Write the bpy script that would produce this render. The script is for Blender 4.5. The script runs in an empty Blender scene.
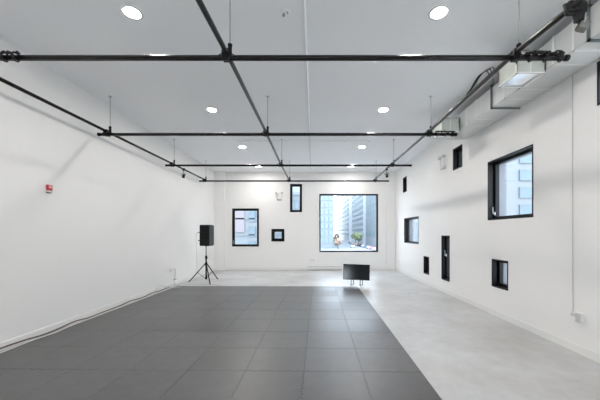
import bpy, bmesh, math, random
from mathutils import Vector, Matrix
random.seed(7)
PI = math.pi
SC = bpy.context.scene
COL = SC.collection

# ------------------------------------------------------------------ camera
EYE = 1.45
F = 294.0
cam_d = bpy.data.cameras.new('camera')
cam_d.sensor_width = 36.0
cam_d.lens = 36.0 * F / 600.0
cam_d.shift_x = -13.0 / 600.0
cam_d.shift_y = 33.0 / 600.0
cam_d.clip_end = 2000
cam = bpy.data.objects.new('camera', cam_d)
COL.objects.link(cam)
cam.location = (0, 0, EYE)
cam.rotation_euler = (PI / 2, 0, 0)
SC.camera = cam

# ------------------------------------------------------------------ world, exposure
LAMP = 312.0          # radiance of the downlight diffusers
SKY = 5.2
w = bpy.data.worlds.new('World')
SC.world = w
w.use_nodes = True
nt = w.node_tree
nt.nodes.clear()
wo = nt.nodes.new('ShaderNodeOutputWorld')
bg = nt.nodes.new('ShaderNodeBackground')
tc = nt.nodes.new('ShaderNodeTexCoord')
sp = nt.nodes.new('ShaderNodeSeparateXYZ')
cr = nt.nodes.new('ShaderNodeValToRGB')
cr.color_ramp.elements[0].position = 0.0
cr.color_ramp.elements[0].color = (0.84, 0.925, 1.0, 1)
cr.color_ramp.elements[1].position = 0.7
cr.color_ramp.elements[1].color = (0.66, 0.82, 1.0, 1)
nt.links.new(tc.outputs['Generated'], sp.inputs[0])
nt.links.new(sp.outputs['Z'], cr.inputs[0])
nt.links.new(cr.outputs[0], bg.inputs['Color'])
bg.inputs['Strength'].default_value = SKY
nt.links.new(bg.outputs[0], wo.inputs[0])
SC.view_settings.view_transform = 'Standard'
SC.view_settings.look = 'None'
SC.view_settings.gamma = 1.0
SC.view_settings.use_curve_mapping = False
SC.view_settings.exposure = 0.32
SC.cycles.max_bounces = 14
SC.cycles.diffuse_bounces = 8
SC.cycles.transparent_max_bounces = 16
SC.cycles.sample_clamp_indirect = 6.0
SC.cycles.caustics_reflective = False
SC.cycles.caustics_refractive = False

# ------------------------------------------------------------------ materials
def mat(name, col, rough=0.6, metal=0.0, noise=0.0, nscale=8.0, bump=0.0, bscale=60.0, spec=0.5, rnd=0.0):
    m = bpy.data.materials.new(name)
    m.use_nodes = True
    t = m.node_tree
    b = t.nodes['Principled BSDF']
    b.inputs['Base Color'].default_value = (*col, 1)
    b.inputs['Roughness'].default_value = rough
    b.inputs['Metallic'].default_value = metal
    b.inputs['Specular IOR Level'].default_value = spec
    tcn = t.nodes.new('ShaderNodeTexCoord')
    last = None
    if noise > 0:
        n = t.nodes.new('ShaderNodeTexNoise')
        n.inputs['Scale'].default_value = nscale
        n.inputs['Detail'].default_value = 6
        r = t.nodes.new('ShaderNodeValToRGB')
        r.color_ramp.elements[0].position = 0.3
        r.color_ramp.elements[1].position = 0.7
        r.color_ramp.elements[0].color = (*[max(0, c * (1 - noise)) for c in col], 1)
        r.color_ramp.elements[1].color = (*[min(1, c * (1 + noise)) for c in col], 1)
        t.links.new(tcn.outputs['Object'], n.inputs['Vector'])
        t.links.new(n.outputs['Fac'], r.inputs[0])
        last = r.outputs[0]
        t.links.new(last, b.inputs['Base Color'])
    if rnd > 0 and last is not None:
        oi = t.nodes.new('ShaderNodeObjectInfo')
        mr = t.nodes.new('ShaderNodeMapRange')
        mr.inputs['To Min'].default_value = 1 - rnd
        mr.inputs['To Max'].default_value = 1 + rnd
        hs = t.nodes.new('ShaderNodeHueSaturation')
        t.links.new(oi.outputs['Random'], mr.inputs['Value'])
        t.links.new(mr.outputs[0], hs.inputs['Value'])
        t.links.new(last, hs.inputs['Color'])
        t.links.new(hs.outputs[0], b.inputs['Base Color'])
        m2 = t.nodes.new('ShaderNodeMapRange')
        m2.inputs['To Min'].default_value = rough - 0.035
        m2.inputs['To Max'].default_value = rough + 0.035
        t.links.new(oi.outputs['Random'], m2.inputs['Value'])
        t.links.new(m2.outputs[0], b.inputs['Roughness'])
    if bump > 0:
        n2 = t.nodes.new('ShaderNodeTexNoise')
        n2.inputs['Scale'].default_value = bscale
        n2.inputs['Detail'].default_value = 4
        bp = t.nodes.new('ShaderNodeBump')
        bp.inputs['Strength'].default_value = bump
        bp.inputs['Distance'].default_value = 0.004
        t.links.new(tcn.outputs['Object'], n2.inputs['Vector'])
        t.links.new(n2.outputs['Fac'], bp.inputs['Height'])
        t.links.new(bp.outputs[0], b.inputs['Normal'])
    return m

M = {}
M['wall'] = mat('white wall paint', (0.85, 0.84, 0.825), 0.55, noise=0.012, nscale=0.8, bump=0.08, bscale=25)
M['ceiling'] = mat('white ceiling paint', (0.91, 0.92, 0.93), 0.7, noise=0.012, nscale=0.7)
M['darkwall'] = mat('dark tv reflection wall', (0.05, 0.05, 0.052), 0.7, noise=0.02)  # unseen near wall, made dark so the tv screen reflects black
M['trim'] = mat('white satin trim', (0.80, 0.795, 0.78), 0.4, noise=0.01)
M['duct'] = mat('duct insulation jacket', (0.70, 0.71, 0.70), 0.28, 0.35, noise=0.04, nscale=3, bump=0.2, bscale=9)
M['duct_green'] = mat('outlet box liner', (0.58, 0.61, 0.56), 0.45, noise=0.05, nscale=5)
M['ductband'] = mat('joint tape', (0.82, 0.82, 0.80), 0.45, noise=0.02)
M['ductdark'] = mat('dark flange', (0.16, 0.18, 0.18), 0.5, noise=0.05)
M['black'] = mat('satin black frame', (0.007, 0.007, 0.008), 0.4, noise=0.2, nscale=20, spec=0.2)
M['pipe'] = mat('black steel pipe', (0.010, 0.008, 0.008), 0.24, 0.0, noise=0.4, nscale=14, spec=0.22)
M['pipe2'] = mat('worn steel pipe', (0.028, 0.028, 0.030), 0.3, 0.2, noise=0.4, nscale=10)
M['rod'] = mat('galvanised rod', (0.32, 0.32, 0.32), 0.4, 0.6, noise=0.1, nscale=20)
M['rubber'] = mat('black rubber', (0.01, 0.01, 0.01), 0.55, noise=0.2, nscale=30)
M['plastic'] = mat('white plastic', (0.78, 0.78, 0.76), 0.35, noise=0.01)
M['greyplastic'] = mat('grey plastic', (0.55, 0.55, 0.54), 0.4, noise=0.03)
M['grille'] = mat('speaker side', (0.008, 0.007, 0.007), 0.6, noise=0.5, nscale=40, bump=0.5, bscale=120, spec=0.2)
M['mesh'] = mat('speaker grille', (0.035, 0.04, 0.042), 0.45, 0.2, noise=0.25, nscale=80, bump=0.5, bscale=200, spec=0.3)
M['screen'] = mat('tv screen', (0.002, 0.002, 0.003), 0.12, noise=0.1, spec=1.0)
M['gold'] = mat('grey housing', (0.17, 0.165, 0.15), 0.45, noise=0.1)
M['red'] = mat('red enamel', (0.55, 0.02, 0.035), 0.35, noise=0.05)
M['steel'] = mat('brushed steel', (0.5, 0.5, 0.5), 0.3, 0.9, noise=0.05)
M['alu'] = mat('white aluminium', (0.93, 0.94, 0.95), 0.22, 0.9, noise=0.02)
M['conduit'] = mat('gloss white conduit', (0.95, 0.95, 0.95), 0.25)
M['reveal'] = mat('lavender grey metal', (0.16, 0.165, 0.185), 0.5, noise=0.03)
M['cream'] = mat('brown cable jacket', (0.13, 0.09, 0.07), 0.5, noise=0.1)
M['mat'] = mat('dark grey foam', (0.062, 0.060, 0.062), 0.40, noise=0.14, nscale=7, bump=0.18, bscale=90, spec=1.15, rnd=0.17)

def concrete():
    m = mat('polished concrete', (0.56, 0.55, 0.53), 0.33, noise=0.0)
    t = m.node_tree
    b = t.nodes['Principled BSDF']
    tcn = t.nodes.new('ShaderNodeTexCoord')
    def noise(s, d, r=0.6, dist=0.0):
        n = t.nodes.new('ShaderNodeTexNoise')
        n.inputs['Scale'].default_value = s
        n.inputs['Detail'].default_value = d
        n.inputs['Roughness'].default_value = r
        n.inputs['Distortion'].default_value = dist
        t.links.new(tcn.outputs['Object'], n.inputs['Vector'])
        return n
    def ramp(src, p0, c0, p1, c1):
        r = t.nodes.new('ShaderNodeValToRGB')
        r.color_ramp.elements[0].position = p0
        r.color_ramp.elements[0].color = (*c0, 1)
        r.color_ramp.elements[1].position = p1
        r.color_ramp.elements[1].color = (*c1, 1)
        t.links.new(src.outputs['Fac'], r.inputs[0])
        return r
    r1 = ramp(noise(0.9, 8, 0.62, 0.0), 0.24, (0.42, 0.405, 0.385), 0.74, (0.64, 0.65, 0.66))
    r2 = ramp(noise(5.5, 8, 0.7, 0.0), 0.18, (0.72, 0.72, 0.72), 0.66, (1, 1, 1))
    mx = t.nodes.new('ShaderNodeMix')
    mx.data_type = 'RGBA'
    mx.blend_type = 'MULTIPLY'
    mx.inputs[0].default_value = 0.6
    t.links.new(r1.outputs[0], mx.inputs[6])
    t.links.new(r2.outputs[0], mx.inputs[7])
    t.links.new(mx.outputs[2], b.inputs['Base Color'])
    r3 = ramp(noise(2.1, 4), 0.2, (0.30,) * 3, 0.8, (0.42,) * 3)
    t.links.new(r3.outputs[0], b.inputs['Roughness'])
    return m
M['concrete'] = concrete()

def glass_mat():
    m = bpy.data.materials.new('window glass')
    m.use_nodes = True
    t = m.node_tree
    t.nodes.clear()
    o = t.nodes.new('ShaderNodeOutputMaterial')
    mx = t.nodes.new('ShaderNodeMixShader')
    lw = t.nodes.new('ShaderNodeLayerWeight')
    lw.inputs['Blend'].default_value = 0.5
    pw = t.nodes.new('ShaderNodeMath'); pw.operation = 'POWER'; pw.inputs[1].default_value = 4.0
    t.links.new(lw.outputs['Facing'], pw.inputs[0])
    fr = t.nodes.new('ShaderNodeMath'); fr.operation = 'MULTIPLY_ADD'
    fr.inputs[1].default_value = 0.5; fr.inputs[2].default_value = 0.0
    t.links.new(pw.outputs[0], fr.inputs[0])
    tr = t.nodes.new('ShaderNodeBsdfTransparent')
    tr.inputs['Color'].default_value = (0.95, 0.96, 0.965, 1)
    gl = t.nodes.new('ShaderNodeBsdfGlossy')
    gl.inputs['Roughness'].default_value = 0.02
    t.links.new(fr.outputs[0], mx.inputs[0])
    t.links.new(tr.outputs[0], mx.inputs[1])
    t.links.new(gl.outputs[0], mx.inputs[2])
    t.links.new(mx.outputs[0], o.inputs[0])
    return m
M['glass'] = glass_mat()

def emit(name, col, s):
    m = bpy.data.materials.new(name)
    m.use_nodes = True
    t = m.node_tree
    t.nodes.clear()
    o = t.nodes.new('ShaderNodeOutputMaterial')
    e = t.nodes.new('ShaderNodeEmission')
    e.inputs[0].default_value = (*col, 1)
    e.inputs[1].default_value = s
    t.links.new(e.outputs[0], o.inputs[0])
    return m
M['lamp'] = emit('lit diffuser', (1.0, 0.95, 0.90), LAMP)

# ------------------------------------------------------------------ mesh helpers
def box(bm, x0, x1, y0, y1, z0, z1, bev=0.0, mtx=None):
    r = bmesh.ops.create_cube(bm, size=1.0)
    vs = r['verts']
    for v in vs:
        v.co = Vector((x0 + (v.co.x + .5) * (x1 - x0), y0 + (v.co.y + .5) * (y1 - y0), z0 + (v.co.z + .5) * (z1 - z0)))
    if bev > 0:
        es = list({e for v in vs for e in v.link_edges})
        g = bmesh.ops.bevel(bm, geom=es, offset=bev, segments=2, affect='EDGES', profile=0.5)
        vs = list({v for v in g['verts']} | {v for v in vs if v.is_valid})
    if mtx is not None:
        seen = set()
        for v in vs:
            if v.is_valid and v not in seen:
                seen.add(v)
                v.co = mtx @ v.co
    return vs

def tube(bm, pts, r, seg=10, cap=True):
    pts = [Vector(p) for p in pts]
    n = len(pts)
    rs = r if isinstance(r, (list, tuple)) else [r] * n
    d0 = (pts[1] - pts[0]).normalized()
    up = Vector((0, 0, 1)) if abs(d0.z) < 0.9 else Vector((0, 1, 0))
    u = d0.cross(up).normalized()
    rings = []
    for i, p in enumerate(pts):
        if i == 0: d = pts[1] - pts[0]
        elif i == n - 1: d = pts[-1] - pts[-2]
        else: d = (pts[i + 1] - pts[i]).normalized() + (pts[i] - pts[i - 1]).normalized()
        d = d.normalized()
        u = (u - d * u.dot(d)).normalized()
        v = d.cross(u)
        ring = [bm.verts.new(p + (u * math.cos(2 * PI * k / seg) + v * math.sin(2 * PI * k / seg)) * rs[i]) for k in range(seg)]
        rings.append(ring)
    for a, b in zip(rings, rings[1:]):
        for k in range(seg):
            f = bm.faces.new((a[k], a[(k + 1) % seg], b[(k + 1) % seg], b[k]))
            f.smooth = True
    if cap:
        bm.faces.new(list(reversed(rings[0])))
        bm.faces.new(rings[-1])

def lathe(bm, prof, c=(0, 0, 0), seg=24, axis='z'):
    rings = []
    for r, h in prof:
        ring = []
        for k in range(seg):
            a = 2 * PI * k / seg
            p = (r * math.cos(a), r * math.sin(a), h)
            if axis == 'x': p = (h, p[0], p[1])
            if axis == 'y': p = (p[0], h, p[1])
            ring.append(bm.verts.new(Vector(c) + Vector(p)))
        rings.append(ring)
    for a, b in zip(rings, rings[1:]):
        for k in range(seg):
            f = bm.faces.new((a[k], a[(k + 1) % seg], b[(k + 1) % seg], b[k]))
            f.smooth = True
    bm.faces.new(list(reversed(rings[0])))
    bm.faces.new(rings[-1])

def smooth_path(pts, n=8):
    pts = [Vector(p) for p in pts]
    out = []
    P = [pts[0]] + pts + [pts[-1]]
    for i in range(1, len(P) - 2):
        a, b, c, d = P[i - 1], P[i], P[i + 1], P[i + 2]
        for k in range(n):
            t = k / n
            out.append(0.5 * ((2 * b) + (c - a) * t + (2 * a - 5 * b + 4 * c - d) * t * t + (3 * b - a - 3 * c + d) * t ** 3))
    out.append(pts[-1])
    return out

def obj(name, bm, m, parent=None, loc=None):
    bmesh.ops.recalc_face_normals(bm, faces=bm.faces)
    me = bpy.data.meshes.new(name)
    bm.to_mesh(me)
    bm.free()
    me.materials.append(M[m] if isinstance(m, str) else m)
    o = bpy.data.objects.new(name, me)
    COL.objects.link(o)
    if parent: o.parent = parent
    if loc: o.location = loc
    return o

def nb(): return bmesh.new()

def thing(name, label, cat, loc=(0, 0, 0), rot=(0, 0, 0), group=None):
    o = bpy.data.objects.new(name, None)
    COL.objects.link(o)
    o.location = loc
    o.rotation_euler = rot
    o.empty_display_size = 0.1
    o['label'] = label
    o['category'] = cat
    if group: o['group'] = group
    return o

def tag(o, label, cat, group=None, kind=None):
    o['label'] = label
    o['category'] = cat
    if group: o['group'] = group
    if kind: o['kind'] = kind
    return o

def struct(name, bm, m, parent=None):
    o = obj(name, bm, m, parent)
    if not parent: o['kind'] = 'structure'
    return o

def copy_tree(o, parent=None):
    c = o.copy()
    COL.objects.link(c)
    if parent: c.parent = parent
    for ch in list(o.children):
        copy_tree(ch, c)
    return c

ORD = ['nearest', 'second', 'third', 'fourth', 'fifth', 'sixth', 'seventh', 'eighth', 'ninth', 'tenth']

# ------------------------------------------------------------------ room shell
XL, XR, YB, YF, H = -3.84, 3.20, 11.52, -3.6, EYE + 2.40
T = 0.30

bm = nb(); box(bm, XL - T, XR + T, YF - T, YB + T, -0.25, 0)
tag(struct('floor', bm, 'concrete'), 'pale polished concrete floor, bare along the right and far end', 'floor')
bm = nb(); box(bm, XL - T, XR + T, YF - T, YB + T, H, H + 0.25)
tag(struct('ceiling', bm, 'ceiling'), 'flat white painted ceiling with round downlights', 'ceiling')

def pxz(px, py, Y): return ((px - 313) / F * Y, EYE + (233 - py) / F * Y)
# openings: (a0, a1, z0, z1) along x on the far wall, along y on the right wall
WB = [(-3.17, -2.12, 0.92, 2.41), (-1.63, -1.12, 1.12, 1.61), (-0.90, -0.43, 2.27, 3.37), (0.25, 2.55, 0.705, 2.98)]
WR = [(4.27, 5.38, 1.68, 2.745), (6.30, 6.72, 2.87, 3.36), (4.82, 5.26, 0.50, 0.99), (8.90, 10.32, 1.11, 1.96),
      (10.03, 10.45, 2.87, 3.40), (8.10, 8.50, 0.29, 0.79), (6.88, 7.32, 0.305, 1.39), (2.30, 3.31, 2.88, 3.37)]

def wall_with_holes(name, a0, a1, z0, z1, holes, place, m='wall'):
    av = sorted({a0, a1} | {h[0] for h in holes} | {h[1] for h in holes})
    zv = sorted({z0, z1} | {h[2] for h in holes} | {h[3] for h in holes})
    bm = nb()
    vmap = {}
    def V(a, z, d):
        k = (round(a, 5), round(z, 5), d)
        if k not in vmap: vmap[k] = bm.verts.new(place(a, z, d))
        return vmap[k]
    def solid(i, j):
        if i < 0 or j < 0 or i >= len(av) - 1 or j >= len(zv) - 1: return False
        ca, cz = (av[i] + av[i + 1]) / 2, (zv[j] + zv[j + 1]) / 2
        return not any(h[0] < ca < h[1] and h[2] < cz < h[3] for h in holes)
    for i in range(len(av) - 1):
        for j in range(len(zv) - 1):
            if not solid(i, j): continue
            A, B, Z, W = av[i], av[i + 1], zv[j], zv[j + 1]
            for d in (0, T):
                bm.faces.new((V(A, Z, d), V(B, Z, d), V(B, W, d), V(A, W, d)))
            for (ni, nj, p, q) in ((i - 1, j, (A, Z), (A, W)), (i + 1, j, (B, Z), (B, W)), (i, j - 1, (A, Z), (B, Z)), (i, j + 1, (A, W), (B, W))):
                if not solid(ni, nj):
                    bm.faces.new((V(*p, 0), V(*q, 0), V(*q, T), V(*p, T)))
    return struct(name, bm, m)

tag(wall_with_holes('wall_far', XL - T, XR + T, 0, H, WB, lambda a, z, d: Vector((a, YB + d, z))),
    'white end wall with four black framed windows', 'wall')
tag(wall_with_holes('wall_right', YF - T, YB, 0, H, WR, lambda a, z, d: Vector((XR + d, a, z))),
    'white right wall scattered with black framed windows', 'wall')
bm = nb(); box(bm, XL - T, XL, YF - T, YB, 0, H)
tag(struct('wall_left', bm, 'wall'), 'blank white left wall with soft pipe shadows', 'wall')
WN = [(-3.6, -2.2, 0.25, 1.95), (-0.2, 1.35, 0.25, 2.35), (1.55, 3.0, 0.25, 2.35)]  # unseen openings added for soft daylight and the glow on the tv
tag(wall_with_holes('wall_near', XL, XR, 0, H, WN, lambda a, z, d: Vector((a, YF - d, z)), 'darkwall'),
    'unseen front wall darkened for the screen reflection, with added daylight windows', 'wall')

# corner piers of the far wall
bm = nb(); box(bm, XL, -3.44, YB - 0.10, YB, 0, H, 0.004); struct('trim_1', bm, 'wall')
bm = nb(); box(bm, 2.88, XR, YB - 0.10, YB, 0, H, 0.004); struct('trim_2', bm, 'wall')
# thin panel joint across the far wall
bm = nb(); box(bm, -3.44, -3.18, YB - 0.005, YB, 2.05, 2.065); box(bm, -2.11, 0.24, YB - 0.005, YB, 2.05, 2.065); struct('trim_3', bm, 'wall')

# baseboards
def baseb(name, x0, x1, y0, y1, h=0.10):
    bm = nb()
    box(bm, x0, x1, y0, y1, 0, h, 0.003)
    return struct(name, bm, 'trim')
baseb('baseboard_left', XL, XL + 0.015, YF, YB)
baseb('baseboard_right', XR - 0.015, XR, YF, YB)
baseb('baseboard_far', -3.44, 2.88, YB - 0.015, YB)

# ------------------------------------------------------------------ windows
def window(n, face, a0, a1, z0, z1, fw, depth, label, handle=None, sash=0.035):
    """face 'far' or 'right'. Black lining, sash frame, pane."""
    if face == 'far':
        P = lambda a, d, z: (a, YB + d, z)
    elif face == 'near':
        P = lambda a, d, z: (a, YF - d, z)
    else:
        P = lambda a, d, z: (XR + d, a, z)
    def bx(bm, A0, A1, D0, D1, Z0, Z1, bev=0.0):
        p, q = P(A0, D0, Z0), P(A1, D1, Z1)
        box(bm, min(p[0], q[0]), max(p[0], q[0]), min(p[1], q[1]), max(p[1], q[1]), Z0, Z1, bev)
    c = P((a0 + a1) / 2, 0, z0)
    r = thing('window_%d' % n, label, 'window')
    r['kind'] = 'structure'
    def ring(bm, A0, A1, Z0, Z1, wd, D0, D1, bev=0.0):
        bx(bm, A0, A1, D0, D1, Z0, Z0 + wd, bev)
        bx(bm, A0, A1, D0, D1, Z1 - wd, Z1, bev)
        bx(bm, A0, A0 + wd, D0, D1, Z0 + wd, Z1 - wd, bev)
        bx(bm, A1 - wd, A1, D0, D1, Z0 + wd, Z1 - wd, bev)
    bm = nb(); ring(bm, a0, a1, z0, z1, 0.022, -0.004, depth)
    obj('window_lining', bm, 'black', r)
    bm = nb(); ring(bm, a0 + .022, a1 - .022, z0 + .022, z1 - .022, fw - .022, depth - 0.05, depth + 0.02, 0.003)
    obj('window_frame', bm, 'black', r)
    bm = nb(); ring(bm, a0 + .001, a1 - .001, z0 + .001, z1 - .001, 0.03, depth + 0.021, T + 0.02)
    obj('outer_reveal', bm, 'reveal', r)
    i = fw - 0.002
    bm = nb(); bx(bm, a0 + i, a1 - i, depth - 0.012, depth - 0.004, z0 + i, z1 - i)
    obj('glass_pane', bm, 'glass', r)
    if handle:
        ha, hz = handle
        bm = nb()
        bx(bm, ha - .012, ha + .012, depth - .062, depth - .048, hz - .03, hz + .03, .003)
        p0, p1, p2 = P(ha, depth - .055, hz), P(ha, depth - .09, hz), P(ha, depth - .092, hz + .12)
        tube(bm, [p0, p1, p2], 0.009, 8)
        obj('window_handle', bm, 'steel', r)
    return r

window(1, 'far', *WB[0], 0.085, 0.10, 'black framed upright window left on the end wall', handle=(-3.13, 1.05))
window(2, 'far', *WB[1], 0.115, 0.10, 'small square window with a thick black frame on the end wall')
window(3, 'far', *WB[2], 0.09, 0.10, 'narrow black framed window high on the end wall below the grid')
window(4, 'far', *WB[3], 0.05, 0.10, 'big square picture window overlooking the street on the end wall')
window(5, 'right', *WR[0], 0.065, 0.15, 'large square black framed window on the right wall', handle=(5.33, 1.80))
window(6, 'right', *WR[1], 0.06, 0.15, 'small high window beside the end of the duct')
window(7, 'right', *WR[2], 0.06, 0.15, 'small low square window beneath the large right wall window', handle=None)
window(8, 'right', *WR[3], 0.06, 0.15, 'wide black framed window near the far right corner')
window(9, 'right', *WR[4], 0.06, 0.15, 'small window high on the right wall near the far corner')
window(10, 'right', *WR[5], 0.06, 0.15, 'small low window beneath the wide right wall window')
window(11, 'right', *WR[6], 0.06, 0.15, 'tall narrow low window on the right wall', handle=(7.27, 0.9))
window(12, 'right', *WR[7], 0.06, 0.15, 'high window cut off at the right edge of the photo')

for k in range(3):  # added windows out of view, shaped to light the room and the screen
    window(13 + k, 'near', *WN[k], 0.06, 0.12, 'added unseen daylight window behind the viewer, %s of three' % ('leftmost', 'middle', 'rightmost')[k])

# ------------------------------------------------------------------ downlights
def downlight(x, y, label):
    r = thing('ceiling_downlight', label, 'ceiling light', (x, y, H), group='round ceiling downlights')
    bm = nb()
    lathe(bm, [(0.075, 0.0), (0.108, 0.0), (0.110, -0.004), (0.106, -0.010), (0.086, -0.008), (0.075, -0.002)], seg=36)
    # open centre: remove the caps
    for f in [f for f in bm.faces if len(f.verts) > 4]: bm.faces.remove(f)
    obj('trim_ring', bm, 'plastic', r)
    bm = nb(); lathe(bm, [(0.075, -0.001), (0.075, -0.006)], seg=32)
    obj('diffuser', bm, 'lamp', r)
    return r
rows = [(3.2, 'nearest'), (5.73, 'second nearest'), (8.2, 'third nearest'), (10.6, 'farthest')]
for x, side in ((-1.97, 'left'), (1.37, 'right')):
    for y, w_ in rows:
        downlight(x, y, 'round lit downlight, %s in the %s ceiling row' % (w_, side))
    downlight(x, 0.7, 'round lit downlight of the %s ceiling row above the viewer' % side)
    downlight(x, -1.8, 'round lit downlight of the %s ceiling row near the added front windows' % side)

# ------------------------------------------------------------------ pipe grid
ZT = EYE + 1.73          # cross pipes
ZLG = ZT + 0.052         # long pipes lie on them
YT = [2.906, 5.16, 7.53, 9.78]
longs = {'left': [(-3.62, 0.35), (-3.62, 2.906), (-3.62, 5.16), (-3.615, 7.53), (-3.62, 9.78), (-3.62, 9.95)],
         'middle': [(-0.93, 0.35), (-0.855, 2.906), (-0.83, 5.16), (-0.835, 7.53), (-0.805, 9.78), (-0.80, 9.95)],
         'right': [(2.19, 0.35), (2.0, 2.906), (2.035, 5.16), (2.035, 7.53), (2.065, 9.78), (2.07, 9.95)]}
for k, pts in longs.items():
    bm = nb()
    tube(bm, [(x, y, ZLG) for x, y in pts], 0.024, 14)
    o = obj('long_pipe', bm, 'pipe' if k == 'left' else 'pipe2')
    tag(o, {'left': 'black steel pipe running lengthwise close to the left wall',
            'middle': 'dark steel pipe running lengthwise along the middle of the ceiling',
            'right': 'dark steel pipe running lengthwise beside the white duct'}[k], 'pipe', 'lengthwise ceiling pipes')

def clampm(x, y):
    bm = nb()
    # saddle round both pipes and bolts
    box(bm, x - 0.036, x + 0.036, y - 0.031, y + 0.031, ZT - 0.031, ZT + 0.03, 0.008)
    box(bm, x - 0.030, x + 0.030, y - 0.04, y + 0.04, ZT + 0.025, ZT + 0.080, 0.008)
    for sx, sy in ((-1, -1), (1, 1)):
        tube(bm, [(x + sx * .034, y + sy * .034, ZT - .042), (x + sx * .034, y + sy * .034, ZT + .07)], 0.005, 8)
    tube(bm, [(x - .08, y, ZT + .026), (x - .03, y, ZT + .055), (x + .03, y, ZT + .055), (x + .08, y, ZT + .026)], 0.005, 8)
    return bm
wh = ['nearest', 'second nearest', 'third nearest', 'farthest']
sidex = {'left': -3.77, 'right': 2.52}
for i, y in enumerate(YT):
    r = thing('cross_pipe', 'black steel cross pipe, %s of the four spanning the room' % wh[i], 'pipe', (0, 0, 0), group='cross pipes under the ceiling')
    bm = nb(); tube(bm, [(-3.765, y, ZT), (2.515, y, ZT)], 0.0265, 16)
    obj('pipe_tube', bm, 'pipe', r)
    for sx, xx in ((-1, -3.77), (1, 2.52)):
        bm = nb(); lathe(bm, [(0.028, -0.03), (0.031, -0.028), (0.031, 0.0), (0.027, 0.006)] if sx > 0 else [(0.027, -0.006), (0.031, 0.0), (0.031, 0.028), (0.028, 0.03)], (xx, y, ZT), 16, 'x')
        obj('end_cap', bm, 'rubber', r)
    for k, pts in longs.items():
        x = pts[1 + i][0]
        obj('pipe_clamp', clampm(x, y), 'black', r)
        # hanging rod
        hx = x + (0.035 if k != 'left' else 0.06)
        h = thing('hanging_rod', 'thin ceiling rod holding the %s cross pipe at its %s crossing' % (wh[i], k), 'hanger', (hx, y, 0), group='hanger rods')
        hx, hy = 0, 0
        bm = nb(); tube(bm, [(hx, hy, ZT + .12), (hx, hy, H - 0.004)], 0.0048, 8); obj('rod', bm, 'rod', h)
        bm = nb(); lathe(bm, [(0.012, ZT + .02), (0.019, ZT + .03), (0.019, ZT + .115), (0.023, ZT + .118), (0.023, ZT + .135), (0.01, ZT + .145)], (hx, hy, 0), 12)
        obj('turnbuckle', bm, 'black', h)
        bm = nb(); lathe(bm, [(0.03, H - .001), (0.03, H - .008), (0.012, H - .02), (0.006, H - .03)], (hx, hy, 0), 16)
        obj('ceiling_plate', bm, 'greyplastic', h)

def draped(x0, x1, y, seed, label, n=3, amp=0.015):
    rr = random.Random(seed)
    bm = nb()
    for k in range(n):
        N = 16
        pts = []
        for i in range(N + 1):
            t = i / N
            a = PI * (0.30 + 0.4 * rr.random())
            R = 0.036 + 0.010 * k * 0.6 + amp * rr.random()
            pts.append((x0 + (x1 - x0) * t, y + R * math.cos(a), ZT + R * math.sin(a)))
        tube(bm, smooth_path(pts, 3), 0.0085, 8)
    for t in (0.12, 0.5, 0.88):
        x = x0 + (x1 - x0) * t
        tube(bm, [(x, y + .034 * math.cos(a), ZT + 0.034 * math.sin(a) + (0.022 if math.sin(a) > .3 else 0)) for a in [2 * PI * q / 14 for q in range(15)]], 0.006, 6)
    return tag(obj('cable_bundle', bm, 'rubber'), label, 'cable', 'black cables tied on the cross pipes')
draped(2.10, 2.49, YT[0], 1, 'black cables tied on the right end of the nearest cross pipe')
draped(2.14, 2.49, YT[1], 2, 'black cables tied on the right end of the second nearest cross pipe')
draped(-3.2, -2.9, YT[0], 3, 'black cable lying on the left part of the nearest cross pipe', 2)

# loose loops beside the right long pipe
bm = nb()
for k in range(3):
    Y0 = 3.25 + 0.05 * k
    xx = 2.01
    pts = [(xx - .01, Y0, ZLG + .025), (xx - .035, Y0 - .01, ZLG + .045 + .006 * k), (xx - .055, Y0 + .10, ZLG + .06 + .006 * k), (xx - .05, Y0 + .22, ZLG + .05), (xx - .025, Y0 + .35, ZLG + .035), (xx - .005, Y0 + .5, ZLG + .030)]
    tube(bm, smooth_path(pts, 6), 0.0055, 6)
tag(obj('cable_loop', bm, 'rubber'), 'loose black cable loops on top of the right lengthwise pipe', 'cable')

# small hanging spotlights
def spot(x, y, label):
    r = thing('track_spotlight', label, 'spotlight', (x, y, 0), group='small black spotlights')
    bm = nb()
    box(bm, -.03, .03, -.035, .035, ZLG - .04, ZLG + .032, .006)
    obj('clamp', bm, 'black', r)
    bm = nb()
    tube(bm, [(0, 0, ZLG - .035), (0, 0, ZLG - .10)], .008, 8)
    tube(bm, [(-.05, 0, ZLG - .17), (-.05, 0, ZLG - .12), (0, 0, ZLG - .10), (.05, 0, ZLG - .12), (.05, 0, ZLG - .17)], .006, 8)
    obj('yoke', bm, 'black', r)
    bm = nb()
    lathe(bm, [(0.02, -.075), (.036, -.065), (.044, -.02), (.046, .05), (.048, .075), (.040, .075)], (0, 0, 0), 20)
    o = obj('lamp_head', bm, 'black', r, (0, 0, ZLG - .18))
    o.rotation_euler = (math.radians(155), 0, 0)
    o.scale = (.8, .8, .75)
    return r
spot(-3.62, 8.23, 'small black spotlight hanging from the left lengthwise pipe')
spot(2.045, 8.15, 'small black spotlight hanging from the right lengthwise pipe')

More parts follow.
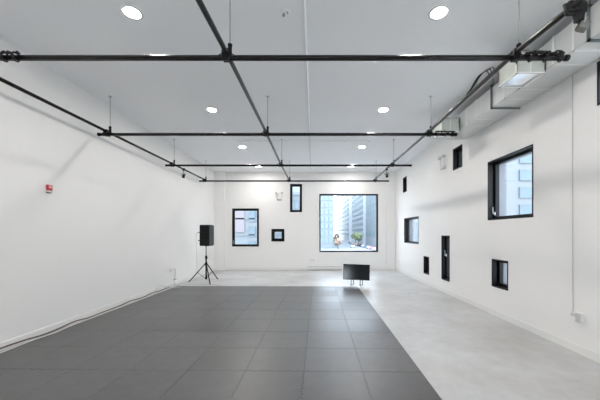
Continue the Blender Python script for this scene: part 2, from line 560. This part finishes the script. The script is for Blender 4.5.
# floodlight at the near right
r = thing('floodlight', 'small grey floodlight on a black clamp at the upper right', 'floodlight', (2.045, 2.33, 0))
bm = nb()
box(bm, -.036, .045, -.03, .03, ZLG - .04, ZLG + .045, .01)
tube(bm, [(-.05, 0, ZLG + .03), (-.03, 0, ZLG - .05), (.07, .0, ZLG - .04), (.11, 0, ZLG - .01), (.10, 0, ZLG + .05)], .014, 8)
box(bm, .03, .11, -.03, .03, ZLG - .045, ZLG + .03, .01)
obj('clamp', bm, 'rubber', r)
bm = nb()
for k in range(5):
    pts = [(.035 * math.cos(a) * (1 - .08 * k) + .062, .03 * math.sin(a), ZLG - .045 - .014 * k - .01 * math.cos(a * 2)) for a in [2 * PI * q / 12 for q in range(13)]]
    tube(bm, pts, .008, 6)
tube(bm, [(.06, 0, ZLG - .03), (.075, 0, ZLG - .11)], .016, 8)
obj('cable_coil', bm, 'rubber', r)
rm = Matrix.Translation((0.095, 0, ZLG - .145)) @ Matrix.Rotation(math.radians(30), 4, 'Y') @ Matrix.Rotation(math.radians(-20), 4, 'Z')
bm = nb(); box(bm, -.034, .034, -.030, .030, -.034, .034, .010, rm); obj('housing', bm, 'gold', r)
bm = nb(); box(bm, -.040, -.032, -.024, .024, -.027, .027, .004, rm); obj('lens', bm, 'black', r)
bm = nb()
tube(bm, [rm @ Vector(p) for p in ((-.01, -.035, 0), (-.01, -.037, .05), (-.01, .037, .05), (-.01, .035, 0))], .004, 8)
obj('bracket', bm, 'steel', r)

# ------------------------------------------------------------------ duct with outlets
DX0, DX1, DZ0, DZ1 = 2.765, XR - 0.004, EYE + 1.935, EYE + 2.26
r = thing('air_duct', 'white wrapped rectangular air duct running along the top of the right wall', 'duct')
bm = nb(); box(bm, DX0, DX1, 0.2, 6.1, DZ0, DZ1, 0.02); obj('duct_body', bm, 'duct', r)
def ringm(y, wd, e):
    bm = nb()
    box(bm, DX0 - e, DX0 + .004, y - wd, y + wd, DZ0 - e, DZ1 + e)
    box(bm, DX0 - e, DX1, y - wd, y + wd, DZ0 - e, DZ0 + .004)
    box(bm, DX0 - e, DX1, y - wd, y + wd, DZ1 - .004, DZ1 + e)
    return bm
for y in (1.4, 2.94, 4.54): obj('duct_flange', ringm(y, 0.009, 0.022), 'ductdark', r)
for y in (2.2, 3.12, 3.38, 3.95, 4.25, 5.0, 5.3, 6.0): obj('joint_band', ringm(y, 0.014, 0.005), 'ductband', r)
for y in (1.4, 2.94, 4.54):
    for x in (2.8, 3.12):
        bm = nb(); tube(bm, [(x, y + .03, DZ1 - .01), (x, y + .03, H - .001)], .005, 6); obj('duct_strap', bm, 'rod', r)
def outlet(y0, y1, label):
    q = thing('air_outlet', label, 'air outlet', group='duct outlets')
    x0, x1, z0, z1 = 2.42, DX0 - .004, EYE + 1.90, EYE + 2.17
    bm = nb()
    t_ = .012
    box(bm, x0, x1, y0, y0 + t_, z0, z1); box(bm, x0, x1, y1 - t_, y1, z0, z1)
    box(bm, x0, x0 + t_, y0, y1, z0, z1); box(bm, x1 - t_, x1, y0, y1, z0, z1)
    box(bm, x0, x1, y0, y1, z1 - t_, z1)
    obj('outlet_box', bm, 'duct_green', q)
    bm = nb()
    box(bm, x0 - .008, x1, y0 - .008, y0 + .016, z0 - .006, z0 + .01); box(bm, x0 - .008, x1, y1 - .016, y1 + .008, z0 - .006, z0 + .01)
    box(bm, x0 - .008, x0 + .016, y0, y1, z0 - .006, z0 + .01); box(bm, x1 - .045, x1, y0, y1, z0 - .006, z0 + .01)
    obj('outlet_frame', bm, 'ductband', q)
    bm = nb()
    n = 9
    for k in range(n):
        xx = x0 + .03 + (x1 - x0 - .09) * k / (n - 1)
        mt = Matrix.Translation((xx, 0, z0 + .008)) @ Matrix.Rotation(math.radians(3), 4, 'Y')
        box(bm, -.019, .019, y0 + .016, y1 - .016, -.0012, .0012, 0, mt)
    obj('louvre', bm, 'alu', q)
    bm = nb()
    box(bm, x0 + (x1 - x0) * .48 - .006, x0 + (x1 - x0) * .48 + .006, y0 - .003, y0, z0 + .01, z1)
    obj('joint_tape', bm, 'ductband', q)
    bm = nb()
    for xx in (x0 - .003,):
        box(bm, xx, xx + .004, y0 - .002, y0 + .02, z0, z1)
    obj('corner_tape', bm, 'ductband', q)
outlet(3.49, 3.83, 'air outlet box with bright louvres on the duct beyond the nearest cross pipe')
outlet(5.53, 5.90, 'air outlet box at the far end of the duct by the second cross pipe')

# ------------------------------------------------------------------ ceiling runs and detector
bm = nb(); tube(bm, [(-.09, .5, H - .016), (-.085, 11.1, H - .016)], .014, 8)
for y in (1.0, 3.0, 5.0, 7.0, 9.0, 10.8): box(bm, -.115, -.06, y - .012, y + .012, H - .026, H, .003)
tag(obj('ceiling_conduit', bm, 'conduit'), 'thin white conduit running lengthwise down the middle of the ceiling', 'conduit')
bm = nb(); tube(bm, [(-2.0, 7.62, H - .012), (1.46, 7.62, H - .012)], .010, 8)
box(bm, 1.42, 1.5, 7.58, 7.66, H - .03, H, .003)
tag(obj('ceiling_conduit', bm, 'conduit'), 'thin white conduit crossing the ceiling near the third cross pipe', 'conduit')
r = thing('sprinkler_head', 'small round sprinkler plate on the ceiling beside the middle pipe', 'sprinkler', (-.305, 3.2, H))
bm = nb(); lathe(bm, [(.06, -.0005), (.06, -.005), (.045, -.010), (.02, -.012)], seg=24); obj('cover_plate', bm, 'ceiling', r)
bm = nb(); lathe(bm, [(.010, -.012), (.010, -.03), (.016, -.032), (.016, -.036)], (-.015, 0, 0), 12); obj('nozzle', bm, 'rod', r)
bm = nb(); lathe(bm, [(.007, -.012), (.007, -.022)], (.03, -.02, 0), 12); obj('screw', bm, 'rod', r)

# ------------------------------------------------------------------ emergency lights
def emergency(loc, rotz, label):
    r = thing('emergency_light', label, 'emergency light', loc, (0, 0, rotz), group='two-headed emergency lights')
    bm = nb(); box(bm, -.10, .10, -.06, -.001, -.035, .035, .012); obj('battery_case', bm, 'greyplastic', r)
    for s in (-1, 1):
        bm = nb()
        tube(bm, smooth_path([(s * .07, -.03, .03), (s * .115, -.04, .12), (s * .11, -.04, .22)], 5), .010, 8)
        q = obj('lamp_arm', bm, 'greyplastic', r)
        bm = nb()
        lathe(bm, [(.02, .04), (.03, .03), (.042, -.01), (.045, -.03), (.038, -.031)], (s * .115, -.06, .25), 20, 'y')
        obj('lamp_head', bm, 'greyplastic', r)
    return r
emergency((-1.32, YB, 2.76), 0, 'white two-headed emergency light on the end wall')
emergency((XR, 7.18, 3.05), -PI / 2, 'white two-headed emergency light on the right wall')

# ------------------------------------------------------------------ baseboard heater
r = thing('baseboard_heater', 'low white baseboard heater under the big picture window', 'heater', (0, YB, 0))
bm = nb(); box(bm, -.23, 1.14, -.075, -.016, .02, .175, .008); obj('cover', bm, 'trim', r)
bm = nb(); box(bm, -.22, 1.13, -.079, -.073, .035, .055); box(bm, -.22, 1.13, -.079, -.073, .135, .15); obj('air_slot', bm, 'greyplastic', r)
for x in (-.24, 1.13):
    bm = nb(); box(bm, x, x + .02, -.082, -.016, .0, .18, .003); obj('end_cap', bm, 'trim', r)

def plate(name, loc, rotz, label, plug=False):
    r = thing(name, label, 'socket', loc, (0, 0, rotz))
    bm = nb(); box(bm, -.036, .036, -.007, -.0005, -.058, .058, .003); obj('cover_plate', bm, 'plastic', r)
    for s in (-1, 1):
        bm = nb(); box(bm, -.017, .017, -.010, -.006, s * .025 - .014, s * .025 + .014, .003); obj('socket_face', bm, 'greyplastic', r)
    if plug:
        bm = nb(); box(bm, -.02, .02, -.05, -.009, -.045, -.010, .006); obj('plug', bm, 'plastic', r)
    return r
plate('wall_socket', (0.02, YB, .38), 0, 'white wall socket on the end wall left of the picture window')
plate('wall_socket', (-.09, YB, .38), 0, 'white wall socket farther left, beside its twin on the end wall')
plate('wall_socket', (XL, 7.9, .47), PI / 2, 'white wall socket with a hanging cord on the left wall', True)
plate('wall_socket', (XR, 10.95, .40), -PI / 2, 'white wall socket on the right wall near the far corner')

# junction box & cord right wall
r = thing('junction_box', 'white surface socket box with a plug low on the right wall', 'socket box', (XR, 3.50, .44), (0, 0, -PI / 2))
bm = nb(); box(bm, -.036, .036, -.045, -.001, -.058, .058, .005); obj('box_body', bm, 'plastic', r)
bm = nb(); box(bm, -.033, .033, -.050, -.045, -.054, .054, .002); obj('cover', bm, 'greyplastic', r)
bm = nb(); box(bm, -.10, -.03, -.05, -.012, .004, .03, .006); obj('plug', bm, 'greyplastic', r)
bm = nb()
pts = [(XR - .012, 3.61, DZ0 + .02), (XR - .012, 3.612, 2.6), (XR - .010, 3.612, 1.7), (XR - .010, 3.61, .9), (XR - .014, 3.60, .56), (XR - .03, 3.59, .475)]
tube(bm, smooth_path(pts, 8), .0055, 8)
tag(obj('wall_cable', bm, 'greyplastic'), 'thin grey cord hanging down the right wall to a socket box', 'cord')

# ------------------------------------------------------------------ fire alarm strobe
r = thing('fire_alarm', 'small red fire alarm strobe on the left wall', 'fire alarm', (XL, 4.25, 2.09), (0, 0, PI / 2))
r.scale = (.8, .8, .88)
bm = nb(); box(bm, -.055, .055, -.02, -.0005, -.065, .065, .006); obj('back_plate', bm, 'plastic', r)
bm = nb(); box(bm, -.052, .052, -.055, -.019, -.030, .064, .010); obj('horn_housing', bm, 'red', r)
bm = nb()
for k in range(3): box(bm, -.03, .03, -.057, -.054, .012 + .014 * k, .018 + .014 * k)
obj('horn_slot', bm, 'plastic', r)
bm = nb(); box(bm, -.035, .050, -.05, -.019, -.060, -.032, .008); obj('strobe_lens', bm, 'plastic', r)
bm = nb(); box(bm, -.05, .05, -.035, -.019, -.068, -.060, .002); obj('lower_lip', bm, 'black', r)

# ------------------------------------------------------------------ foam mats
L = 0.61
MX1, MY1 = 1.125, 7.92
MROT = -0.016     # the field lies very slightly askew
NC, NR = 8, 10
TH = 0.012
def wave(t):
    # trapezoid teeth between the corners; t in 0..1
    n = 11
    if t < 0.03 or t > 0.97: return 0.0
    u = (t - 0.03) / 0.94 * n
    f = u - math.floor(u)
    s = 1 if int(u) % 2 == 0 else -1
    e = min(1.0, min(f, 1 - f) / 0.16)
    return s * e * 0.0075
def mat_mesh(straight):  # set of sides without teeth: 'l','r','n','f'
    g = 0.0008
    N = 132
    pts = []
    def edge(side, t):
        wv = 0.0 if side in straight else wave(t)
        return wv
    for i in range(N):
        t = i / N
        pts.append((g + t * (L - 2 * g), g + edge('n', t)))
    for i in range(N):
        t = i / N
        pts.append((L - g + edge('r', t), g + t * (L - 2 * g)))
    for i in range(N):
        t = 1 - i / N
        pts.append((g + t * (L - 2 * g), L - g + edge('f', t)))
    for i in range(N):
        t = 1 - i / N
        pts.append((g + edge('l', t), g + t * (L - 2 * g)))
    bm = nb()
    c = L / 2
    k = (c - 0.0016) / c
    bot = [bm.verts.new((x - c, y - c, 0.0)) for x, y in pts]
    mid = [bm.verts.new((x - c, y - c, TH - .003)) for x, y in pts]
    top = [bm.verts.new(((x - c) * k, (y - c) * k, TH)) for x, y in pts]
    n = len(pts)
    for a, b in ((bot, mid), (mid, top)):
        for i in range(n):
            bm.faces.new((a[i], a[(i + 1) % n], b[(i + 1) % n], b[i]))
    bm.faces.new(top)
    bm.faces.new(list(reversed(bot)))
    bmesh.ops.recalc_face_normals(bm, faces=bm.faces)
    me = bpy.data.meshes.new('foam_mat')
    bm.to_mesh(me); bm.free()
    me.materials.append(M['mat'])
    return me
cache = {}
FAR = ['far edge row', 'second row from the far edge', 'third row from the far edge', 'fourth row from the far edge', 'fifth row from the far edge',
       'sixth row from the far edge', 'seventh row from the far edge', 'eighth row from the far edge', 'ninth row from the far edge', 'row under the viewer']
RT = ['beside the bare concrete', 'second from the bare concrete', 'third from the bare concrete', 'fourth from the bare concrete',
      'fourth from the left wall', 'third from the left wall', 'second from the left wall', 'beside the left wall']
for j in range(NR):
    for i in range(NC):
        s = frozenset(([] if i else ['r']) + (['l'] if i == NC - 1 else []) + ([] if j else ['f']))
        if s not in cache: cache[s] = mat_mesh(s)
        o = bpy.data.objects.new('foam_mat', cache[s])
        COL.objects.link(o)
        dx, dy = MX1 - L * (i + .5) - 1.1, MY1 - L * (j + .5) - 3.07
        o.location = (1.1 + dx * math.cos(MROT) - dy * math.sin(MROT), 3.07 + dx * math.sin(MROT) + dy * math.cos(MROT), 0.0)
        o.rotation_euler = (0, 0, MROT)
        tag(o, 'grey foam mat in the %s, %s' % (FAR[j], RT[i]), 'floor mat', 'interlocking grey foam floor mats')

# ------------------------------------------------------------------ speaker and stand
SX, SY = -3.18, 8.75
feet = [(-3.68, 8.72), (-2.90, 8.29), (-3.00, 9.26)]
r = thing('speaker_stand', 'black tripod stand holding the loudspeaker near the left wall', 'speaker stand', (SX, SY, 0))
bm = nb(); tube(bm, [(0, 0, .09), (0, 0, .72)], .023, 14); obj('lower_tube', bm, 'pipe', r)
bm = nb(); tube(bm, [(0, 0, .70), (0, 0, 1.068)], .0155, 14); obj('upper_tube', bm, 'rod', r)
bm = nb(); lathe(bm, [(.022, .68), (.03, .69), (.03, .77), (.02, .78)], seg=16); box(bm, .02, .06, -.01, .01, .70, .72, .004); obj('height_collar', bm, 'black', r)
bm = nb(); lathe(bm, [(.024, .49), (.036, .50), (.036, .57), (.024, .58)], seg=16); obj('leg_hub', bm, 'black', r)
bm = nb(); lathe(bm, [(.022, .07), (.032, .08), (.032, .13), (.022, .14)], seg=16); obj('brace_hub', bm, 'black', r)
for fx, fy in feet:
    dx, dy = fx - SX, fy - SY
    bm = nb(); tube(bm, [(dx * .04, dy * .04, .545), (dx * .96, dy * .96, .024)], .016, 10)
    lg = obj('leg', bm, 'pipe', r)
    bm = nb(); tube(bm, [(dx * .93, dy * .93, .040), (dx, dy, .013)], .019, 10); 
    obj('rubber_foot', bm, 'rubber', lg)
    bm = nb(); tube(bm, [(dx * .05, dy * .05, .105), (dx * .52, dy * .52, .275)], .0065, 8); obj('brace', bm, 'pipe', r)

r = thing('loudspeaker', 'black loudspeaker cabinet mounted on the tripod stand', 'loudspeaker', (SX, SY, 1.07), (0, 0, math.radians(-2)))
bm = nb()
# trapezoid cabinet, front (+x) wider than back
dF, dB, wF, wB, hh = .155, -.145, .185, .125, .62
def ringpts(z, k=1.0):
    return [(dF * k, -wF * k, z), (dF * k, wF * k, z), (dB * k, wB * k, z), (dB * k, -wB * k, z)]
rings = [[bm.verts.new(p) for p in ringpts(z, k)] for z, k in ((0, .95), (.015, 1), (hh - .015, 1), (hh, .95))]
for a, b in zip(rings, rings[1:]):
    for q in range(4): bm.faces.new((a[q], a[(q + 1) % 4], b[(q + 1) % 4], b[q]))
bm.faces.new(list(reversed(rings[0]))); bm.faces.new(rings[-1])
obj('cabinet', bm, 'grille', r)
bm = nb(); box(bm, .156, .172, -.172, .172, .03, .59, .006); obj('front_grille', bm, 'mesh', r)
bm = nb()
mt = Matrix.Translation((0.005, -.163, .36)) @ Matrix.Rotation(math.radians(11.3), 4, 'Z')
box(bm, -.07, .07, -.006, .002, -.035, -.028, .002, mt); box(bm, -.07, .07, -.012, .002, .028, .036, .002, mt)
obj('side_handle', bm, 'black', r)
for z in (.40, .16):
    bm = nb(); tube(bm, [(-.15, -.05, z), (-.22, -.06, z)], .012, 10); obj('cable_plug', bm, 'black', r)
bm = nb(); lathe(bm, [(.03, -.02), (.03, .004)], seg=14); obj('pole_socket', bm, 'black', r)

bm = nb()
pts = [(SX - .21, SY - .06, 1.47), (SX - .27, SY - .06, 1.40), (SX - .275, SY - .05, 1.0), (SX - .27, SY - .02, .5), (SX - .30, SY, .10), (SX - .36, SY + .0, .01), (SX - .50, SY - .30, .008), (XL + .08, SY - .7, .008)]
tube(bm, smooth_path(pts, 8), .005, 8)
tag(obj('speaker_cable', bm, 'greyplastic'), 'thin cable hanging from the loudspeaker down to the floor', 'cable')

# cord from the left socket
bm = nb()
pts = [(XL + .05, 7.9, .45), (XL + .09, 7.92, .50), (XL + .10, 8.0, .44), (XL + .06, 8.06, .28), (XL + .05, 8.06, .12), (XL + .07, 8.04, .02)]
tube(bm, smooth_path(pts, 8), .006, 8)
tag(obj('power_cord', bm, 'greyplastic'), 'grey cord curving from the left wall socket to the floor', 'cord')
bm = nb(); box(bm, XL + .03, XL + .09, 8.02, 8.10, .17, .20, .006)
tag(obj('cord_adapter', bm, 'greyplastic'), 'small grey adapter dangling on the cord below the left socket', 'adapter')
# cable along the baseboard
bm = nb()
pts = []
rr = random.Random(4)
yy = 1.6
while yy < 8.0:
    pts.append((XL + .035 + .030 * rr.random(), yy, TH + .012 + (.022 if rr.random() > .7 else 0)))
    yy += .28
tube(bm, smooth_path(pts, 6), .0105, 8)
tag(obj('floor_cable', bm, 'cream'), 'brownish cable lying along the left baseboard on the mats', 'cable')
bm = nb()
pts = []
yy = 1.6
while yy < 7.6:
    pts.append((XL + .085 + .05 * rr.random(), yy, TH + .007))
    yy += .33
tube(bm, smooth_path(pts, 6), .0065, 8)
tag(obj('floor_cable', bm, 'plastic'), 'white cable lying beside the brown cable along the left wall', 'cable')
bm = nb()
pts = [(XL + .10, 6.9, TH + .006), (XL + .09, 7.05, TH + .10), (XL + .08, 7.25, .16), (XL + .12, 7.5, .06), (XL + .30, 7.72, TH + .006), (XL + .25, 8.05, .008), (XL + .45, 8.3, .008), (XL + .9, 8.25, .008), (XL + 1.3, 8.12, .008)]
tube(bm, smooth_path(pts, 8), .0055, 8)
tag(obj('loose_cable', bm, 'greyplastic'), 'pale loose cable looping over the far left mat corner', 'cable')

# ------------------------------------------------------------------ television
tx, ty = (356.2 - 313) / F * 8.1, 8.1
r = thing('television', 'small black flat television on short legs at the far mat edge', 'television', (tx, ty, 0), (0, 0, math.radians(-11.1)))
tilt = Matrix.Translation((0, 0, .155)) @ Matrix.Rotation(math.radians(-6.8), 4, 'X') @ Matrix.Rotation(math.radians(1.0), 4, 'Y')
bm = nb(); box(bm, -.363, .363, -.012, .03, 0, .43, .006, tilt)
box(bm, -.22, .22, .03, .06, .06, .32, .01, tilt); obj('back_shell', bm, 'black', r)
bm = nb()
box(bm, -.363, .363, -.018, -.012, 0, .014, 0, tilt); box(bm, -.363, .363, -.018, -.012, .42, .43, 0, tilt)
box(bm, -.363, -.353, -.018, -.012, .014, .42, 0, tilt); box(bm, .353, .363, -.018, -.012, .014, .42, 0, tilt)
obj('bezel', bm, 'rubber', r)
bm = nb(); box(bm, -.353, .353, -.0145, -.0125, .014, .42, 0, tilt); obj('screen', bm, 'screen', r)
for x in (-.115, .13):
    bm = nb()
    tube(bm, [(x - .025, -.085, .022), (x - .022, -.03, .09), (x - .02, .0, .175)], .010, 8)
    tube(bm, [(x + .045, .10, .022), (x + .035, .05, .10), (x + .03, .025, .175)], .010, 8)
    tube(bm, [(x - .025, -.10, .0125 + .011), (x + .045, .12, .0125 + .011)], .009, 8)
    obj('leg', bm, 'steel' if x > .5 else 'pipe', r)

# ------------------------------------------------------------------ outside
GZ = -6.5
M['road'] = mat('pale road', (0.36, 0.37, 0.38), 0.8, noise=0.06, nscale=.05)
M['fac1'] = mat('pale stone facade', (0.37, 0.385, 0.40), 0.7, noise=0.03, nscale=.2)
M['fac2'] = mat('blue grey facade', (0.27, 0.295, 0.315), 0.6, noise=0.04, nscale=.2)
M['fac5'] = mat('bright white facade', (0.66, 0.68, 0.70), 0.7, noise=0.02, nscale=.2)
M['fac6'] = mat('mid pale facade', (0.185, 0.195, 0.205), 0.7, noise=0.02, nscale=.2)
M['fac3'] = mat('lavender facade', (0.14, 0.147, 0.17), 0.7, noise=0.04, nscale=.2)
M['fac4'] = mat('pinkish panel', (0.215, 0.185, 0.195), 0.7, noise=0.04, nscale=.4)
M['winblue'] = mat('facade window', (0.19, 0.24, 0.265), 0.4, noise=0.15, nscale=.3)
M['winpale'] = mat('pale facade window', (0.24, 0.295, 0.32), 0.4, noise=0.12, nscale=.3)
M['winmid'] = mat('mid facade window', (0.115, 0.15, 0.17), 0.5, noise=0.12, nscale=.3)
M['leafg'] = mat('yellow green foliage', (0.32, 0.36, 0.20), 0.8, noise=0.25, nscale=1.5)
M['leafo'] = mat('orange foliage', (0.38, 0.26, 0.19), 0.8, noise=0.25, nscale=1.5)
M['bark'] = mat('bark', (0.25, 0.2, 0.16), 0.8, noise=0.2, nscale=3)
M['tyre'] = mat('tyre', (0.03, 0.03, 0.03), 0.7, noise=0.1)
bm = nb(); box(bm, -200, 250, 12.5, 700, GZ - .3, GZ)
tag(struct('street', bm, 'road'), 'pale street below the end wall windows', 'street')

def facade(root, m, mname, plane, a0, a1, z0, z1, na, nz, fillw, fillh, P):
    """window boxes as parts on one facade"""
    bmw = nb()
    wa, hz = (a1 - a0) / na, (z1 - z0) / nz
    box(bmw, -.5, .5, -.5, .5, -.5, .5)
    base = None
    for i in range(na):
        for j in range(nz):
            a = a0 + wa * (i + .5); z = z0 + hz * (j + .5)
            if base is None:
                o = obj('window', bmw, m, root); base = o
            else:
                o = base.copy(); COL.objects.link(o); o.parent = root
            if P == 'front':
                o.location = (a, plane, z); o.scale = (wa * fillw, .5, hz * fillh)
            else:
                o.location = (plane, a, z); o.scale = (.5, wa * fillw, hz * fillh)

def building(label, x0, x1, y0, y1, top, m, bands, fronts=(), sides=(), group='buildings outside the end wall windows'):
    r = thing('building', label, 'building', (0, 0, 0), group=group)
    bm = nb(); box(bm, x0, x1, y0, y1, GZ, top)
    if bands:
        z = GZ + 4
        while z < top:
            box(bm, x0 - .25, x1 + .25, y0 - .25, y1 + .25, z, z + bands)
            z += 3.4 if bands < .8 else 6.8
    obj('wall', bm, m, r)
    bm = nb(); box(bm, x0 - .4, x1 + .4, y0 - .4, y1 + .4, top, top + .9); obj('parapet', bm, m, r)
    for f in fronts: facade(r, f[0], 'window', y0, *f[1:], 'front')
    for f in sides: facade(r, f[0], 'window', x0, *f[1:], 'side')
    return r

# street buildings seen through the picture window
building('pale glassy block at the left in the picture window', -14, 10.5, 150, 178, 33, 'fac2', 0,
         fronts=[('winpale', 3.5, 10.2, -4, 32, 3, 10, .78, .72)])
building('long white building receding along the left side of the street', -12, 9, 185, 330, 40, 'fac1', .5,
         fronts=())
building('white tower with pale windows closing the street', 8, 27, 420, 450, 66, 'fac1', .5,
         fronts=[('winpale', 9, 26, -2, 62, 6, 14, .6, .5)])
building('tall striped tower at the right of the picture window', 33, 62, 150, 184, 31, 'fac1', 0,
         fronts=[('winpale', 33.5, 42, -1, 30, 5, 9, .55, .85)], sides=[('winpale', 151, 183, -1, 29, 8, 8, .55, .8)])
building('white building with rows of windows behind the striped tower', 33, 60, 192, 250, 42, 'fac5', .6,
         sides=[('winpale', 193, 249, -2, 40, 8, 11, .7, .55)])
building('distant pale block down the right side of the street', 32, 60, 260, 400, 56, 'fac5', .6,
         sides=[('winblue', 262, 398, -2, 52, 8, 12, .7, .5)])
# seen through the left window
building('white block with tall blue windows seen through the left end window', -21.5, -9.5, 62, 80, 30, 'fac6', .3,
         fronts=[('winmid', -20.5, -17.2, -3, 16, 2, 6, .6, .66), ('winmid', -13.8, -10, -3, 16, 2, 6, .7, .7), ('fac4', -16.4, -14.4, 1.6, 6.4, 1, 1, 1, 1)])
# seen through the narrow and the small square windows
building('pale blue block seen through the small end windows', -17, -2.5, 90, 110, 13, 'fac2', .3,
         fronts=[('winpale', -8.7, -2.8, -3, 12, 4, 4, .6, .6)])
# seen through the right wall windows
building('white apartment block seen through the large right window', 32.7, 62, 50, 70, 60, 'fac6', 0,
         fronts=[('winmid', 34.6, 46.6, -5, 27.5, 4, 11, .72, .62)], group='buildings outside the right wall windows')
building('grey blue low block seen through the small right windows', 19, 31, 62, 80, 3.5, 'fac2', .4,
         fronts=[('winpale', 19.5, 30, -4, 2.5, 5, 2, .7, .6)], group='buildings outside the right wall windows')

# cars
def car_meshes():
    bm = nb()
    prof = [(-2.2, .35), (-2.25, .75), (-2.1, .95), (-1.5, 1.0), (-1.1, 1.42), (.4, 1.45), (1.1, 1.02), (2.0, .9), (2.25, .65), (2.22, .35)]
    A = [bm.verts.new((-.85 if z < 1.1 else -.68, y, z)) for y, z in prof]
    B = [bm.verts.new((.85 if z < 1.1 else .68, y, z)) for y, z in prof]
    n = len(prof)
    for i in range(n): bm.faces.new((A[i], A[(i + 1) % n], B[(i + 1) % n], B[i]))
    bm.faces.new(A); bm.faces.new(list(reversed(B)))
    return bm
cols = {'white': (.85, .85, .85), 'red': (.75, .25, .25), 'silver': (.6, .62, .66), 'dark blue': (.2, .25, .36), 'black': (.12, .12, .13), 'orange': (.85, .45, .2)}
for k in cols: M['car ' + k] = mat('car paint ' + k, cols[k], .35, noise=.02)
protos = {}
def car(x, y, c, label, rz=0):
    if c not in protos:
        r = thing('car', label, 'car', group='cars on the street below')
        obj('body', car_meshes(), 'car ' + c, r)
        bm = nb()
        box(bm, -.70, .70, -1.30, 1.0, 1.04, 1.36, .05); obj('window_band', bm, 'tyre', r)
        for sx in (-1, 1):
            for sy in (-1.4, 1.4):
                bm = nb(); lathe(bm, [(.2, -.1), (.33, -.1), (.33, .1), (.2, .1)], (sx * .8, sy, .33), 16, 'x'); obj('wheel', bm, 'tyre', r)
        protos[c] = r
    else:
        r = copy_tree(protos[c])
    r['label'] = label
    r.location = (x, y, GZ); r.rotation_euler = (0, 0, rz)
clist = ['white', 'red', 'silver', 'dark blue', 'white', 'black', 'red', 'silver', 'orange', 'white', 'silver', 'black']
for i, c in enumerate(clist):
    car(28.2, 132 + i * 8.5, c, '%s car parked along the right curb, %s from the window' % (c, (ORD + ['eleventh', 'twelfth'])[i]))
car(15.2, 196, 'orange', 'orange car driving in the left lane of the street')
car(14.8, 232, 'red', 'red car driving farther up the left lane')
car(21.5, 160, 'white', 'white car driving in the middle of the street')

# trees
def tree(x, y, h, cr_, m, label):
    r = thing('street_tree', label, 'tree', (x, y, GZ), group='street trees')
    bm = nb(); tube(bm, [(0, 0, 0), (.1, 0, h * .35), (0, .1, h * .6)], [.28, .2, .12], 8); obj('trunk', bm, 'bark', r)
    bm = nb()
    rr = random.Random(int(x * 7 + y))
    for k in range(26):
        a, b = rr.random() * 2 * PI, rr.random() * PI - PI / 2
        q = Vector((math.cos(a) * math.cos(b), math.sin(a) * math.cos(b), math.sin(b) * .75)) * cr_ * (.45 + .45 * rr.random())
        s = bmesh.ops.create_icosphere(bm, subdivisions=2, radius=cr_ * (.22 + .16 * rr.random()))
        for v in s['verts']:
            v.co = v.co * (1 + .18 * (rr.random() - .5)) + q + Vector((0, 0, h * .68))
    obj('foliage', bm, m, r)
tree(27.0, 176, 8.6, 3.0, 'leafg', 'yellow green tree on the right pavement, nearest of the street trees')
tree(29.5, 204, 8.8, 3.2, 'leafg', 'yellow green tree behind the nearest street tree')
tree(19.5, 246, 7.5, 2.6, 'leafo', 'orange leaved tree beside the middle of the street')
tree(12.6, 150, 5.2, 1.9, 'leafo', 'orange leaved tree at the left side of the street')
tree(14.0, 178, 5.8, 2.0, 'leafo', 'orange leaved tree farther up the left side of the street')
